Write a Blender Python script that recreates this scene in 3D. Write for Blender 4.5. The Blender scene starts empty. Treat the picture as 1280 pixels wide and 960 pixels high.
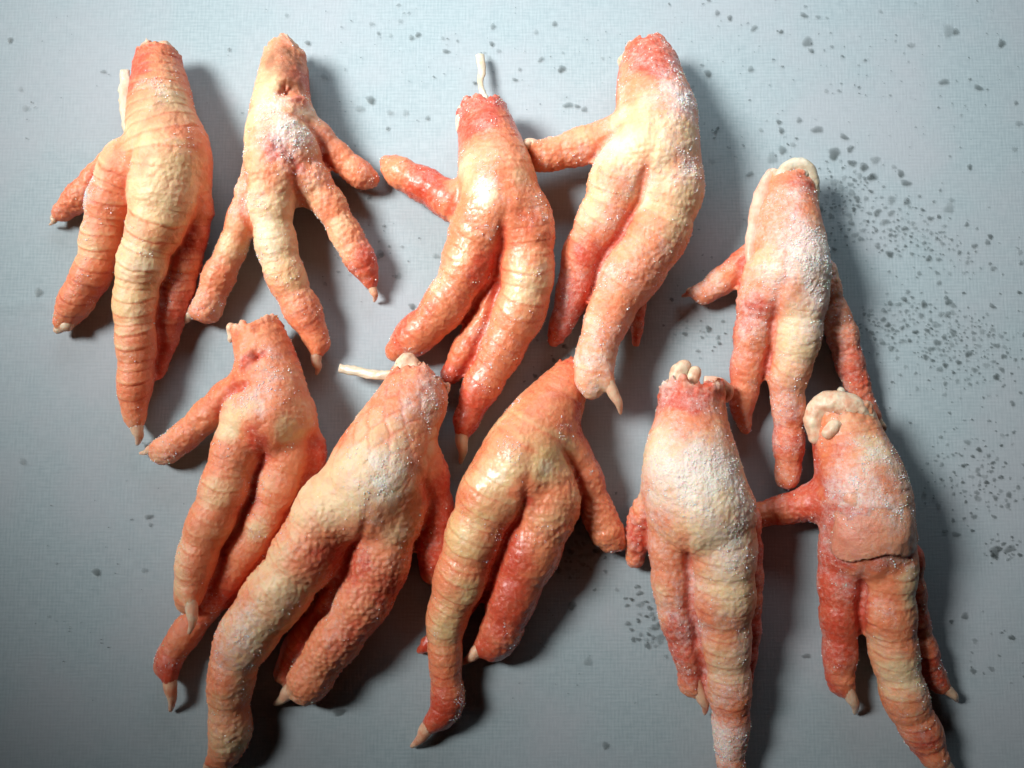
import bpy, math, random
import numpy as np
from mathutils import Vector

# ------------------------------------------------------------------ camera, world, light
S = 0.00024                  # metres for one photo pixel at table height
F = 1150.0                   # focal length / viewing distance in photo pixels
TILT = math.radians(6.0)
CT, ST = math.cos(TILT), math.sin(TILT)
CAM = np.array([0.0, -F * ST, F * CT])
scene = bpy.context.scene
col = scene.collection

cam_data = bpy.data.cameras.new('camera')
cam = bpy.data.objects.new('camera', cam_data)
col.objects.link(cam)
cam_data.sensor_width = 36.0
cam_data.lens = 36.0 * F / 1280.0
cam_data.clip_start = 0.01
cam_data.clip_end = 20.0
cam.location = Vector(CAM * S)
cam.rotation_euler = (TILT, 0, 0)
scene.camera = cam

world = bpy.data.worlds.new('World')
scene.world = world
world.use_nodes = True
bg = world.node_tree.nodes['Background']
bg.inputs['Color'].default_value = (0.85, 0.93, 1.0, 1)
bg.inputs['Strength'].default_value = 0.0015


def area_lamp(name, loc, target, sx, sy, power, colour):
    d = bpy.data.lights.new(name, 'AREA')
    d.shape = 'RECTANGLE'
    d.size, d.size_y = sx, sy
    d.energy = power
    d.color = colour
    o = bpy.data.objects.new(name, d)
    col.objects.link(o)
    o.location = loc
    o.rotation_euler = (Vector(target) - Vector(loc)).to_track_quat('-Z', 'Y').to_euler()
    d.spread = math.radians(95)
    return o


def spot_lamp(name, loc, target, power, radius, cone, colour):
    d = bpy.data.lights.new(name, 'SPOT')
    d.energy = power
    d.color = colour
    d.shadow_soft_size = radius
    d.spot_size = math.radians(cone)
    d.spot_blend = 1.0
    o = bpy.data.objects.new(name, d)
    col.objects.link(o)
    o.location = loc
    o.rotation_euler = (Vector(target) - Vector(loc)).to_track_quat('-Z', 'Y').to_euler()
    return o


spot_lamp('window_light', (-0.46, 0.20, 0.50), (0.0, 0.078, 0.0), 48.0, 0.13, 33.0, (1.0, 0.98, 0.955))
area_lamp('top_fill_light', (0.02, 0.26, 0.14), (0.02, 0.11, 0.0), 0.34, 0.08, 0.15, (0.84, 0.94, 1.0))  # added low fill lamp, brightens the cloth towards the top edge

scene.cycles.max_bounces = 6
scene.cycles.diffuse_bounces = 3
vs = scene.view_settings
vs.view_transform = 'Standard'
vs.look = 'None'
vs.exposure = 0.0
vs.gamma = 1.0
vs.use_curve_mapping = False

rng = np.random.default_rng(7)


def at(u, v, z=0.0):
    """photo pixel + height above the table -> point in pixel units"""
    du, dv = u - 640.0, 480.0 - v
    d = np.array([du, dv * CT + F * ST, dv * ST - F * CT])
    t = (z - CAM[2]) / d[2]
    return CAM + d * t


def depth_scale(p):
    return float(np.dot(p - CAM, np.array([0, ST, -CT]))) / F


# ------------------------------------------------------------------ numpy noise
def _hash(ix, iy, iz, seed):
    h = (ix.astype(np.int64) * 374761393 + iy.astype(np.int64) * 668265263
         + iz.astype(np.int64) * 2147483647 + seed * 1442695041) & 0xFFFFFFFF
    h = ((h ^ (h >> 13)) * 1274126177) & 0xFFFFFFFF
    h = (h ^ (h >> 16)) & 0xFFFFFFFF
    h = (h * 2246822519) & 0xFFFFFFFF
    return ((h ^ (h >> 15)) & 0xFFFFFF) / float(0xFFFFFF)


def vnoise(p, seed=0):
    i = np.floor(p).astype(np.int64)
    f = p - i
    f = f * f * (3 - 2 * f)
    r = 0
    for a in (0, 1):
        wx = f[:, 0] if a else 1 - f[:, 0]
        for b in (0, 1):
            wy = f[:, 1] if b else 1 - f[:, 1]
            for c in (0, 1):
                wz = f[:, 2] if c else 1 - f[:, 2]
                r = r + wx * wy * wz * _hash(i[:, 0] + a, i[:, 1] + b, i[:, 2] + c, seed)
    return r * 2 - 1


def fbm(p, seed=0, octaves=3):
    r, amp, tot = 0, 1.0, 0
    for o in range(octaves):
        r = r + amp * vnoise(p * (2.03 ** o) + 17.3 * o, seed + o)
        tot += amp
        amp *= 0.5
    return r / tot


def worley(p, seed=0):
    i = np.floor(p).astype(np.int64)
    best = np.full(len(p), 9.0)
    for a in (-1, 0, 1):
        for b in (-1, 0, 1):
            for c in (-1, 0, 1):
                q = i + np.array([a, b, c])
                o = np.stack([_hash(q[:, 0], q[:, 1], q[:, 2], seed + k) for k in (11, 23, 37)], 1)
                d = ((q + 0.15 + 0.7 * o - p) ** 2).sum(1)
                best = np.minimum(best, d)
    return np.sqrt(best)


def sstep(a, b, x):
    t = np.clip((x - a) / (b - a), 0, 1)
    return t * t * (3 - 2 * t)


# ------------------------------------------------------------------ chains and distance fields
class Chain:
    """a bent tapering limb: nodes of (u, v, radius, height, redness) in photo pixels"""

    def __init__(self, nodes, k=12.0, scute=1.0, pap=1.0, cols=1, pitch=13.0, frost=0.0, red=0.0, cut=False, step=7.0):
        pts = []
        for (u, v, r, z, red_) in nodes:
            p = at(u, v, z)
            pts.append(np.concatenate([p, [r * depth_scale(p), red_ + red]]))
        pts = np.array(pts)
        out = []
        n = len(pts)
        for i in range(n - 1):
            p0 = pts[max(i - 1, 0)]; p1 = pts[i]; p2 = pts[i + 1]; p3 = pts[min(i + 2, n - 1)]
            L = np.linalg.norm(p2[:3] - p1[:3])
            m = max(2, int(L / step))
            for j in range(m):
                t = j / m
                out.append(0.5 * (2 * p1 + (p2 - p0) * t + (2 * p0 - 5 * p1 + 4 * p2 - p3) * t * t
                                  + (3 * p1 - p0 - 3 * p2 + p3) * t ** 3))
        out.append(pts[-1])
        self.P = np.array(out)
        self.P[:, 3] = np.maximum(self.P[:, 3], 1.0)
        seg = np.linalg.norm(np.diff(self.P[:, :3], axis=0), axis=1)
        self.s = np.concatenate([[0], np.cumsum(seg)])
        if not cut and scute > 0.05:
            rm = self.P[:, 3].mean()
            lam = 1.75 * rm
            self.P[:, 3] *= 1 + 0.125 * (np.abs(np.sin(np.pi * self.s / lam + 0.3 * nodes[0][0])) - 0.62) * np.clip((rm - 10) / 8, 0, 1)
        self.k, self.scute, self.pap, self.cols, self.pitch, self.frost, self.cut = k, scute, pap, cols, pitch, frost, cut

    def bounds(self, pad):
        r = self.P[:, 3:4]
        return (self.P[:, :3] - r).min(0) - pad, (self.P[:, :3] + r).max(0) + pad

    def grid_dist(self, org, h, n):
        """the same distance on a grid, each segment only near itself"""
        V = np.full(n, 30.0, dtype=np.float32)
        ax = [(org[k] + h * np.arange(n[k])).astype(np.float32) for k in range(3)]
        for i in range(len(self.P) - 1):
            a, b = self.P[i].astype(np.float32), self.P[i + 1].astype(np.float32)
            r = max(a[3], b[3]) + 17
            sl = []
            for k in range(3):
                i0 = int(max(0, math.floor((min(a[k], b[k]) - r - org[k]) / h)))
                i1 = int(min(n[k], math.ceil((max(a[k], b[k]) + r - org[k]) / h) + 1))
                sl.append(slice(i0, i1))
            dx = (ax[0][sl[0]] - a[0])[:, None, None]
            dy = (ax[1][sl[1]] - a[1])[None, :, None]
            dz = (ax[2][sl[2]] - a[2])[None, None, :]
            ab = (b - a)[:3]
            t = np.clip((dx * ab[0] + dy * ab[1] + dz * ab[2]) / (ab @ ab + np.float32(1e-9)), 0, 1)
            dd = np.sqrt((dx - t * ab[0]) ** 2 + (dy - t * ab[1]) ** 2 + (dz - t * ab[2]) ** 2) - (a[3] + t * (b[3] - a[3]))
            V[tuple(sl)] = np.minimum(V[tuple(sl)], dd)
        if self.cut:
            X, Y, Z = ax[0][:, None, None], ax[1][None, :, None], ax[2][None, None, :]
            V = np.maximum(V, self.cut_plane(X, Y, Z))
        return V

    def cut_plane(self, X, Y, Z):
        a = self.P[0, :3]
        n = a - self.P[3, :3]
        n = n / np.linalg.norm(n)
        return ((X - a[0]) * n[0] + (Y - a[1]) * n[1] + (Z - a[2]) * n[2] + 4.5 * np.sin(X * 0.13 + 1.3 + a[0])
                + 3.5 * np.sin(X * 0.31 + Z * 0.23 + a[1]) + 0.9 * np.sin(X * 0.7 - Z * 0.4)).astype(np.float32)

    def dist(self, X, full=False):
        best = np.full(len(X), 1e9, dtype=np.float32)
        bi = np.zeros(len(X), dtype=np.int32)
        bt = np.zeros(len(X), dtype=np.float32)
        for i in range(len(self.P) - 1):
            a, b = self.P[i], self.P[i + 1]
            ab = (b - a)[:3]
            d = X - a[:3]
            t = np.clip(d @ ab / (ab @ ab + 1e-9), 0, 1)
            q = d - t[:, None] * ab
            dd = np.sqrt((q * q).sum(1)) - (a[3] + t * (b[3] - a[3]))
            m = dd < best
            best = np.where(m, dd, best)
            if full:
                bi = np.where(m, i, bi)
                bt = np.where(m, t, bt)
        if self.cut:
            best = np.maximum(best, self.cut_plane(X[:, 0], X[:, 1], X[:, 2]))
        if not full:
            return best
        A, B = self.P[bi], self.P[bi + 1]
        Q = A + (B - A) * bt[:, None]
        T = B[:, :3] - A[:, :3]
        T = T / (np.linalg.norm(T, axis=1)[:, None] + 1e-9)
        s = self.s[bi] + (self.s[bi + 1] - self.s[bi]) * bt
        rv = X - Q[:, :3]
        side = np.cross(T, np.array([0, 0, 1.0]))
        side /= np.linalg.norm(side, axis=1)[:, None] + 1e-9
        dors = np.cross(side, T)
        ang = np.arctan2((rv * side).sum(1), (rv * dors).sum(1))
        return best, s, ang, Q[:, 4], Q[:, 3]


def smin(a, b, k):
    h = np.maximum(k - np.abs(a - b), 0) / k
    return np.minimum(a, b) - h * h * k * 0.25


def surface_nets(V, org, h):
    ins = V < 0
    nx, ny, nz = V.shape
    c = np.zeros((nx - 1, ny - 1, nz - 1), dtype=np.int8)
    for a in (0, 1):
        for b in (0, 1):
            for d in (0, 1):
                c += ins[a:nx - 1 + a, b:ny - 1 + b, d:nz - 1 + d]
    act = (c > 0) & (c < 8)
    idx = np.argwhere(act)
    ids = np.full(act.shape, -1, dtype=np.int64)
    ids[act] = np.arange(len(idx))
    pos = np.zeros((len(idx), 3))
    cnt = np.zeros(len(idx))
    cor = [(a, b, d) for a in (0, 1) for b in (0, 1) for d in (0, 1)]
    for p in cor:
        for ax in range(3):
            if p[ax]:
                continue
            q = list(p); q[ax] = 1
            f0 = V[idx[:, 0] + p[0], idx[:, 1] + p[1], idx[:, 2] + p[2]]
            f1 = V[idx[:, 0] + q[0], idx[:, 1] + q[1], idx[:, 2] + q[2]]
            m = (f0 < 0) != (f1 < 0)
            t = np.where(m, f0 / np.where(m, f0 - f1, 1), 0)
            e = np.tile(np.array(p, float), (len(idx), 1))
            e[:, ax] = t
            pos[m] += e[m]
            cnt[m] += 1
    verts = org + (idx + pos / cnt[:, None]) * h
    quads = []
    for ax in range(3):
        o1, o2 = [(1, 2), (2, 0), (0, 1)][ax]
        lo = [slice(1, -1)] * 3
        lo[ax] = slice(0, V.shape[ax] - 1)
        hi = list(lo); hi[ax] = slice(1, V.shape[ax])
        A = ins[tuple(lo)]; B = ins[tuple(hi)]
        e = np.argwhere(A != B)
        if len(e) == 0:
            continue
        fl = A[tuple(e.T)]
        base = e.copy()
        base[:, o1] += 1
        base[:, o2] += 1

        def cid(d1, d2):
            k = base.copy()
            k[:, o1] += d1
            k[:, o2] += d2
            return ids[k[:, 0], k[:, 1], k[:, 2]]
        q = np.stack([cid(-1, -1), cid(0, -1), cid(0, 0), cid(-1, 0)], 1)
        q[~fl] = q[~fl][:, ::-1]
        quads.append(q)
    return verts, np.concatenate(quads)


def quad_mesh(name, verts, quads):
    me = bpy.data.meshes.new(name)
    me.vertices.add(len(verts))
    me.vertices.foreach_set('co', np.ascontiguousarray(verts, dtype=np.float32).ravel())
    me.loops.add(quads.size)
    me.loops.foreach_set('vertex_index', np.ascontiguousarray(quads, dtype=np.int32).ravel())
    me.polygons.add(len(quads))
    me.polygons.foreach_set('loop_start', np.arange(0, quads.size, 4, dtype=np.int32))
    me.polygons.foreach_set('use_smooth', np.ones(len(quads), dtype=bool))
    me.update(calc_edges=True)
    me.validate()
    return me


def _accum(idx, vals, n):
    return np.stack([np.bincount(idx, vals[:, k], n) for k in range(3)], 1)


def quad_normals(v, q):
    n = np.cross(v[q[:, 2]] - v[q[:, 0]], v[q[:, 3]] - v[q[:, 1]])
    vn = _accum(q.ravel(), np.repeat(n, 4, axis=0), len(v))
    return vn / (np.linalg.norm(vn, axis=1)[:, None] + 1e-9)


def relax(v, q, it=1, f=0.5):
    src = np.concatenate([q[:, 0], q[:, 1], q[:, 2], q[:, 3], q[:, 1], q[:, 2], q[:, 3], q[:, 0]])
    dst = np.concatenate([q[:, 1], q[:, 2], q[:, 3], q[:, 0], q[:, 0], q[:, 1], q[:, 2], q[:, 3]])
    n = np.bincount(src, minlength=len(v))[:, None]
    for _ in range(it):
        v = v + f * (_accum(src, v[dst], len(v)) / n - v)
    return v


def even(x, q, it):
    src = np.concatenate([q[:, 0], q[:, 1], q[:, 2], q[:, 3], q[:, 1], q[:, 2], q[:, 3], q[:, 0]])
    dst = np.concatenate([q[:, 1], q[:, 2], q[:, 3], q[:, 0], q[:, 0], q[:, 1], q[:, 2], q[:, 3]])
    n = np.bincount(src, minlength=len(x))
    for _ in range(it):
        x = 0.3 * x + 0.7 * np.bincount(src, x[dst], len(x)) / n
    return x


def field_mesh(chains, h, extra=None):
    lo = np.min([c.bounds(10)[0] for c in chains], axis=0)
    hi = np.max([c.bounds(10)[1] for c in chains], axis=0)
    n = np.ceil((hi - lo) / h).astype(int) + 1
    V = np.full(n, 30.0, dtype=np.float32)
    for c in chains:
        a, b = c.bounds(12 + c.k)
        i0 = np.clip(np.floor((a - lo) / h).astype(int), 0, n)
        i1 = np.clip(np.ceil((b - lo) / h).astype(int) + 1, 0, n)
        d = c.grid_dist(lo + h * i0, h, i1 - i0)
        sl = tuple(slice(i0[k], i1[k]) for k in range(3))
        V[sl] = smin(V[sl], d, c.k)
    V[0] = V[-1] = 30; V[:, 0] = V[:, -1] = 30; V[:, :, 0] = V[:, :, -1] = 30
    v, q = surface_nets(V, lo, h)
    return relax(v, q, 2, 0.5), q


# ------------------------------------------------------------------ materials
def new_mat(name):
    m = bpy.data.materials.new(name)
    m.use_nodes = True
    nt = m.node_tree
    return m, nt, nt.nodes['Principled BSDF']


def N(nt, typ, **kw):
    n = nt.nodes.new(typ)
    for k, v in kw.items():
        setattr(n, k, v)
    return n


def noise_node(nt, vec, scale, detail=3.0, rough=0.55):
    n = N(nt, 'ShaderNodeTexNoise')
    n.inputs['Scale'].default_value = scale
    n.inputs['Detail'].default_value = detail
    n.inputs['Roughness'].default_value = rough
    nt.links.new(vec, n.inputs['Vector'])
    return n


def ramp(nt, src, a, b, lo=0.0, hi=1.0):
    n = N(nt, 'ShaderNodeMapRange')
    n.interpolation_type = 'SMOOTHSTEP'
    n.inputs['From Min'].default_value = a
    n.inputs['From Max'].default_value = b
    n.inputs['To Min'].default_value = lo
    n.inputs['To Max'].default_value = hi
    nt.links.new(src, n.inputs['Value'])
    return n.outputs['Result']


def math_node(nt, op, a, b):
    n = N(nt, 'ShaderNodeMath', operation=op)
    for i, x in enumerate((a, b)):
        if isinstance(x, (int, float)):
            n.inputs[i].default_value = x
        else:
            nt.links.new(x, n.inputs[i])
    return n.outputs[0]


def mix_rgb(nt, fac, a, b, blend='MIX'):
    n = N(nt, 'ShaderNodeMix', data_type='RGBA', blend_type=blend)
    for sock, x in ((n.inputs[0], fac), (n.inputs[6], a), (n.inputs[7], b)):
        if isinstance(x, (int, float)):
            sock.default_value = x
        elif isinstance(x, tuple):
            sock.default_value = x
        else:
            nt.links.new(x, sock)
    return n.outputs[2]


def skin_material():
    m, nt, b = new_mat('chicken_skin')
    co = N(nt, 'ShaderNodeTexCoord').outputs['Object']
    vc = N(nt, 'ShaderNodeAttribute', attribute_name='Col')
    fr = N(nt, 'ShaderNodeAttribute', attribute_name='frost')
    wet = N(nt, 'ShaderNodeAttribute', attribute_name='wet')
    px = 1.0 / S
    mott = noise_node(nt, co, px / 26, 5, 0.65)
    fine = noise_node(nt, co, px / 4.5, 4, 0.7)
    c1 = mix_rgb(nt, ramp(nt, mott.outputs['Fac'], 0.42, 0.72, 0.0, 0.42), vc.outputs['Color'], (0.66, 0.20, 0.10, 1))
    c1 = mix_rgb(nt, ramp(nt, fine.outputs['Fac'], 0.5, 0.78, 0.0, 0.28), c1, (0.88, 0.70, 0.52, 1))
    # frost: white crystals in patches
    fp = noise_node(nt, co, px / 6.5, 6, 0.8)
    thr = math_node(nt, 'SUBTRACT', math_node(nt, 'ADD', fp.outputs['Fac'], math_node(nt, 'MULTIPLY', fr.outputs['Fac'], 0.55)), 0.62)
    fmask = ramp(nt, thr, -0.02, 0.55, 0.0, 0.70)
    c2 = mix_rgb(nt, fmask, c1, (0.90, 0.86, 0.82, 1))
    nt.links.new(c2, b.inputs['Base Color'])
    rg = math_node(nt, 'SUBTRACT', math_node(nt, 'ADD', ramp(nt, fine.outputs['Fac'], 0.3, 0.7, 0.36, 0.58), math_node(nt, 'MULTIPLY', fmask, 0.25)),
                   math_node(nt, 'MULTIPLY', wet.outputs['Fac'], 0.24))
    nt.links.new(rg, b.inputs['Roughness'])
    b.inputs['Specular IOR Level'].default_value = 0.5
    b.inputs['Subsurface Weight'].default_value = 0.5
    b.inputs['Subsurface Radius'].default_value = (1.0, 0.32, 0.16)
    b.inputs['Subsurface Scale'].default_value = 0.0024
    nt.links.new(math_node(nt, 'MULTIPLY', wet.outputs['Fac'], 0.55), b.inputs['Coat Weight'])
    b.inputs['Coat Roughness'].default_value = 0.22
    # fine relief: wrinkles, granules, crystals
    vor = N(nt, 'ShaderNodeTexVoronoi')
    vor.inputs['Scale'].default_value = px / 5.0
    nt.links.new(co, vor.inputs['Vector'])
    crys = N(nt, 'ShaderNodeTexVoronoi')
    crys.inputs['Scale'].default_value = px / 2.8
    nt.links.new(co, crys.inputs['Vector'])
    h = math_node(nt, 'ADD', math_node(nt, 'MULTIPLY', vor.outputs['Distance'], -0.35), math_node(nt, 'MULTIPLY', fine.outputs['Fac'], 1.2))
    h = math_node(nt, 'ADD', h, math_node(nt, 'MULTIPLY', math_node(nt, 'MULTIPLY', crys.outputs['Distance'], fmask), -1.1))
    bp = N(nt, 'ShaderNodeBump')
    bp.inputs['Strength'].default_value = 0.62
    bp.inputs['Distance'].default_value = 1.6 * S
    nt.links.new(h, bp.inputs['Height'])
    nt.links.new(bp.outputs['Normal'], b.inputs['Normal'])
    return m


def soft_material(name, colour, colour2, rough, sss, scale):
    m, nt, b = new_mat(name)
    co = N(nt, 'ShaderNodeTexCoord').outputs['Object']
    n = noise_node(nt, co, 1 / (scale * S), 4, 0.6)
    nt.links.new(mix_rgb(nt, ramp(nt, n.outputs['Fac'], 0.38, 0.68), colour, colour2), b.inputs['Base Color'])
    b.inputs['Roughness'].default_value = rough
    b.inputs['Subsurface Weight'].default_value = sss
    b.inputs['Subsurface Radius'].default_value = (1.0, 0.5, 0.3)
    b.inputs['Subsurface Scale'].default_value = 0.0015
    bp = N(nt, 'ShaderNodeBump')
    bp.inputs['Strength'].default_value = 0.5
    bp.inputs['Distance'].default_value = 1.5 * S
    f = noise_node(nt, co, 1 / (4 * S), 3, 0.6)
    nt.links.new(f.outputs['Fac'], bp.inputs['Height'])
    nt.links.new(bp.outputs['Normal'], b.inputs['Normal'])
    return m


def cloth_material():
    m, nt, b = new_mat('grey_woven_cloth')
    co = N(nt, 'ShaderNodeTexCoord').outputs['Object']
    px = 1.0 / S

    def threads(sx, sy, seed):
        mp = N(nt, 'ShaderNodeMapping')
        mp.inputs['Scale'].default_value = (sx * px, sy * px, 1)
        mp.inputs['Location'].default_value = (seed, seed * 0.7, 0)
        nt.links.new(co, mp.inputs['Vector'])
        return noise_node(nt, mp.outputs['Vector'], 1.0, 2, 0.5).outputs['Fac']
    warp = threads(1 / 2.2, 1 / 16, 3.1)
    weft = threads(1 / 18, 1 / 2.2, 8.7)
    wv = []
    for ax in ('X', 'Y'):
        w = N(nt, 'ShaderNodeTexWave', wave_type='BANDS', bands_direction=ax)
        w.inputs['Scale'].default_value = px / 4.6 * 0.314
        w.inputs['Distortion'].default_value = 0.6
        w.inputs['Detail'].default_value = 1.0
        nt.links.new(co, w.inputs['Vector'])
        wv.append(w.outputs['Fac'])
    big = noise_node(nt, co, px / 220, 4, 0.6)
    weave = math_node(nt, 'ADD', math_node(nt, 'ADD', warp, weft), math_node(nt, 'MULTIPLY', math_node(nt, 'ADD', wv[0], wv[1]), 0.16))
    cw = mix_rgb(nt, ramp(nt, weave, 0.7, 1.65), (0.305, 0.385, 0.415, 1), (0.385, 0.47, 0.50, 1))
    cb = mix_rgb(nt, ramp(nt, big.outputs['Fac'], 0.38, 0.66, 0.0, 0.5), cw, (0.42, 0.435, 0.47, 1))
    nt.links.new(cb, b.inputs['Base Color'])
    b.inputs['Roughness'].default_value = 0.82
    b.inputs['Specular IOR Level'].default_value = 0.25
    bp = N(nt, 'ShaderNodeBump')
    bp.inputs['Strength'].default_value = 0.22
    bp.inputs['Distance'].default_value = 0.8 * S
    nt.links.new(weave, bp.inputs['Height'])
    nt.links.new(bp.outputs['Normal'], b.inputs['Normal'])
    return m


def damp_material():
    """a thin film of melt water that darkens the cloth under it and thins out at its rim"""
    m = bpy.data.materials.new('melt_water_spot')
    m.use_nodes = True
    nt = m.node_tree
    nt.nodes.clear()
    out = N(nt, 'ShaderNodeOutputMaterial')
    at_ = N(nt, 'ShaderNodeAttribute', attribute_name='film')
    co = N(nt, 'ShaderNodeTexCoord').outputs['Object']
    n = noise_node(nt, co, 1 / (5 * S), 3, 0.6)
    fac = math_node(nt, 'MULTIPLY', at_.outputs['Fac'], ramp(nt, n.outputs['Fac'], 0.3, 0.6, 0.45, 1.0))
    tint = mix_rgb(nt, fac, (1, 1, 1, 1), (0.46, 0.47, 0.46, 1))
    tr = N(nt, 'ShaderNodeBsdfTransparent')
    nt.links.new(tint, tr.inputs['Color'])
    gl = N(nt, 'ShaderNodeBsdfGlossy')
    gl.inputs['Roughness'].default_value = 0.5
    mx = N(nt, 'ShaderNodeMixShader')
    nt.links.new(math_node(nt, 'MULTIPLY', fac, 0.03), mx.inputs[0])
    nt.links.new(tr.outputs[0], mx.inputs[1])
    nt.links.new(gl.outputs[0], mx.inputs[2])
    nt.links.new(mx.outputs[0], out.inputs['Surface'])
    return m


SKIN = skin_material()
CLAW = soft_material('claw_horn', (0.76, 0.54, 0.37, 1), (0.72, 0.38, 0.24, 1), 0.3, 0.4, 12)
RAWCLAW = soft_material('red_claw_horn', (0.82, 0.52, 0.34, 1), (0.70, 0.27, 0.15, 1), 0.35, 0.35, 14)
TENDON = soft_material('tendon_white', (0.66, 0.60, 0.47, 1), (0.60, 0.48, 0.32, 1), 0.3, 0.4, 20)
BONE = soft_material('cartilage', (0.78, 0.63, 0.45, 1), (0.70, 0.38, 0.24, 1), 0.42, 0.4, 13)
FLAP = soft_material('loose_skin', (0.80, 0.54, 0.41, 1), (0.74, 0.35, 0.23, 1), 0.34, 0.5, 30)
CLOTH = cloth_material()
DAMP = damp_material()


def ice_material():
    m, nt, b = new_mat('ice_grain')
    b.inputs['Base Color'].default_value = (0.93, 0.90, 0.87, 1)
    b.inputs['Roughness'].default_value = 0.3
    b.inputs['Subsurface Weight'].default_value = 0.5
    b.inputs['Subsurface Scale'].default_value = 0.0008
    return m


ICE = ice_material()
OCTA = np.array([(1, 0, 0), (-1, 0, 0), (0, 1, 0), (0, -1, 0), (0, 0, 1), (0, 0, -1)], float)
OCTF = np.array([(0, 2, 4), (2, 1, 4), (1, 3, 4), (3, 0, 4), (2, 0, 5), (1, 2, 5), (3, 1, 5), (0, 3, 5)])


def ice_grains(v, n, fr, parent, base, seed, count):
    g = np.random.default_rng(seed)
    p = np.clip(fr - 0.1, 0, 1) ** 2.2 * sstep(-.2, .4, vnoise(v / 9.0, seed + 12)) * (n[:, 2] > -0.2)
    if p.sum() <= 0:
        return
    i = g.choice(len(v), count, p=p / p.sum())
    sz = (0.5 + 0.75 * g.uniform(size=count) ** 3)[:, None, None] * g.uniform(0.6, 1.2, (count, 6, 1))
    R = np.linalg.qr(g.normal(size=(count, 3, 3)))[0]
    P = (OCTA[None] * sz) @ R + (v[i] + n[i] * 0.5)[:, None]
    Fc = (OCTF[None] + 6 * np.arange(count)[:, None, None]).reshape(-1, 3)
    P = P.reshape(-1, 3)
    P[:, 2] = np.maximum(P[:, 2], 1.4)
    me = bpy.data.meshes.new('frost_grains')
    me.from_pydata(((P - base) * S).tolist(), [], Fc.tolist())
    me.materials.append(ICE)
    o = bpy.data.objects.new('frost_grains', me)
    col.objects.link(o)
    o.parent = parent
    o['kind'] = 'stuff'

# ------------------------------------------------------------------ the surface
def make_cloth():
    n = 60
    W, H = 1900.0, 1500.0
    xs = np.linspace(-W / 2, W / 2, n * 4 + 1)
    ys = np.linspace(-H / 2, H / 2, n * 3 + 1)
    X, Y = np.meshgrid(xs, ys, indexing='ij')
    P = np.stack([X.ravel(), Y.ravel(), np.zeros(X.size)], 1)
    fold = at(30, 379)
    Z = 0.5 * fbm(P / 170.0, 5, 2) - 0.5
    Z = Z + 1.6 * np.exp(-((P[:, 1] - fold[1] - 0.02 * (P[:, 0] - fold[0])) / 5.0) ** 2) * sstep(-430, -560, P[:, 0])
    P[:, 2] = np.minimum(Z, 1.2)
    idx = np.arange(X.size).reshape(X.shape)
    q = np.stack([idx[:-1, :-1], idx[1:, :-1], idx[1:, 1:], idx[:-1, 1:]], -1).reshape(-1, 4)
    me = quad_mesh('cloth', P * S, q)
    me.materials.append(CLOTH)
    o = bpy.data.objects.new('tablecloth', me)
    col.objects.link(o)
    o['kind'] = 'structure'
    o['label'] = 'pale blue grey woven cloth spread under the chicken feet'
    return o


make_cloth()

# ------------------------------------------------------------------ builders of parts
def tube_mesh(name, pts, rad, sides=12, flat=1.0, wob=0.0, seed=1):
    pts = np.array(pts, float)
    rad = np.array(rad, float)
    n = len(pts)
    P, R = [], []
    for i in range(n - 1):
        p0 = pts[max(i - 1, 0)]; p1 = pts[i]; p2 = pts[i + 1]; p3 = pts[min(i + 2, n - 1)]
        for j in range(6):
            t = j / 6
            P.append(0.5 * (2 * p1 + (p2 - p0) * t + (2 * p0 - 5 * p1 + 4 * p2 - p3) * t * t + (3 * p1 - p0 - 3 * p2 + p3) * t ** 3))
            R.append(rad[i] + (rad[i + 1] - rad[i]) * t)
    P.append(pts[-1]); R.append(rad[-1])
    P, R = np.array(P), np.array(R)
    T = np.gradient(P, axis=0)
    T /= np.linalg.norm(T, axis=1)[:, None] + 1e-9
    side = np.cross(T, np.array([0, 0, 1.0]))
    side /= np.linalg.norm(side, axis=1)[:, None] + 1e-9
    up = np.cross(side, T)
    a = np.linspace(0, 2 * np.pi, sides, endpoint=False)
    V = (P[:, None] + R[:, None, None] * (np.cos(a)[None, :, None] * side[:, None] + flat * np.sin(a)[None, :, None] * up[:, None]))
    V = V.reshape(-1, 3)
    if wob:
        V = V + wob * np.stack([fbm(V / 9.0, seed + k, 2) for k in (0, 5, 9)], 1)
    m = len(P)
    q = []
    for i in range(m - 1):
        for j in range(sides):
            k = (j + 1) % sides
            q.append((i * sides + j, i * sides + k, (i + 1) * sides + k, (i + 1) * sides + j))
    V = np.concatenate([V, P[:1], P[-1:]])
    faces = [tuple(f) for f in q]
    for j in range(sides):
        k = (j + 1) % sides
        faces.append((len(V) - 2, k, j))
        faces.append((len(V) - 1, (m - 1) * sides + j, (m - 1) * sides + k))
    V[:, 2] = np.maximum(V[:, 2], 1.3)
    return name, V, faces


def link_part(data, parent, base, mat, name=None):
    nm, V, faces = data
    me = bpy.data.meshes.new(name or nm)
    me.from_pydata([tuple(x) for x in ((V - base) * S)], [], faces)
    me.polygons.foreach_set('use_smooth', np.ones(len(me.polygons), dtype=bool))
    me.materials.append(mat)
    o = bpy.data.objects.new(name or nm, me)
    col.objects.link(o)
    o.parent = parent
    return o


CREAM = np.array([0.85, 0.61, 0.36])
SALMON = np.array([0.81, 0.255, 0.115])
RED = np.array([0.60, 0.075, 0.034])
DUN = np.array([0.24, 0.10, 0.045])
YELLOW = np.array([0.80, 0.50, 0.20])


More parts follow.
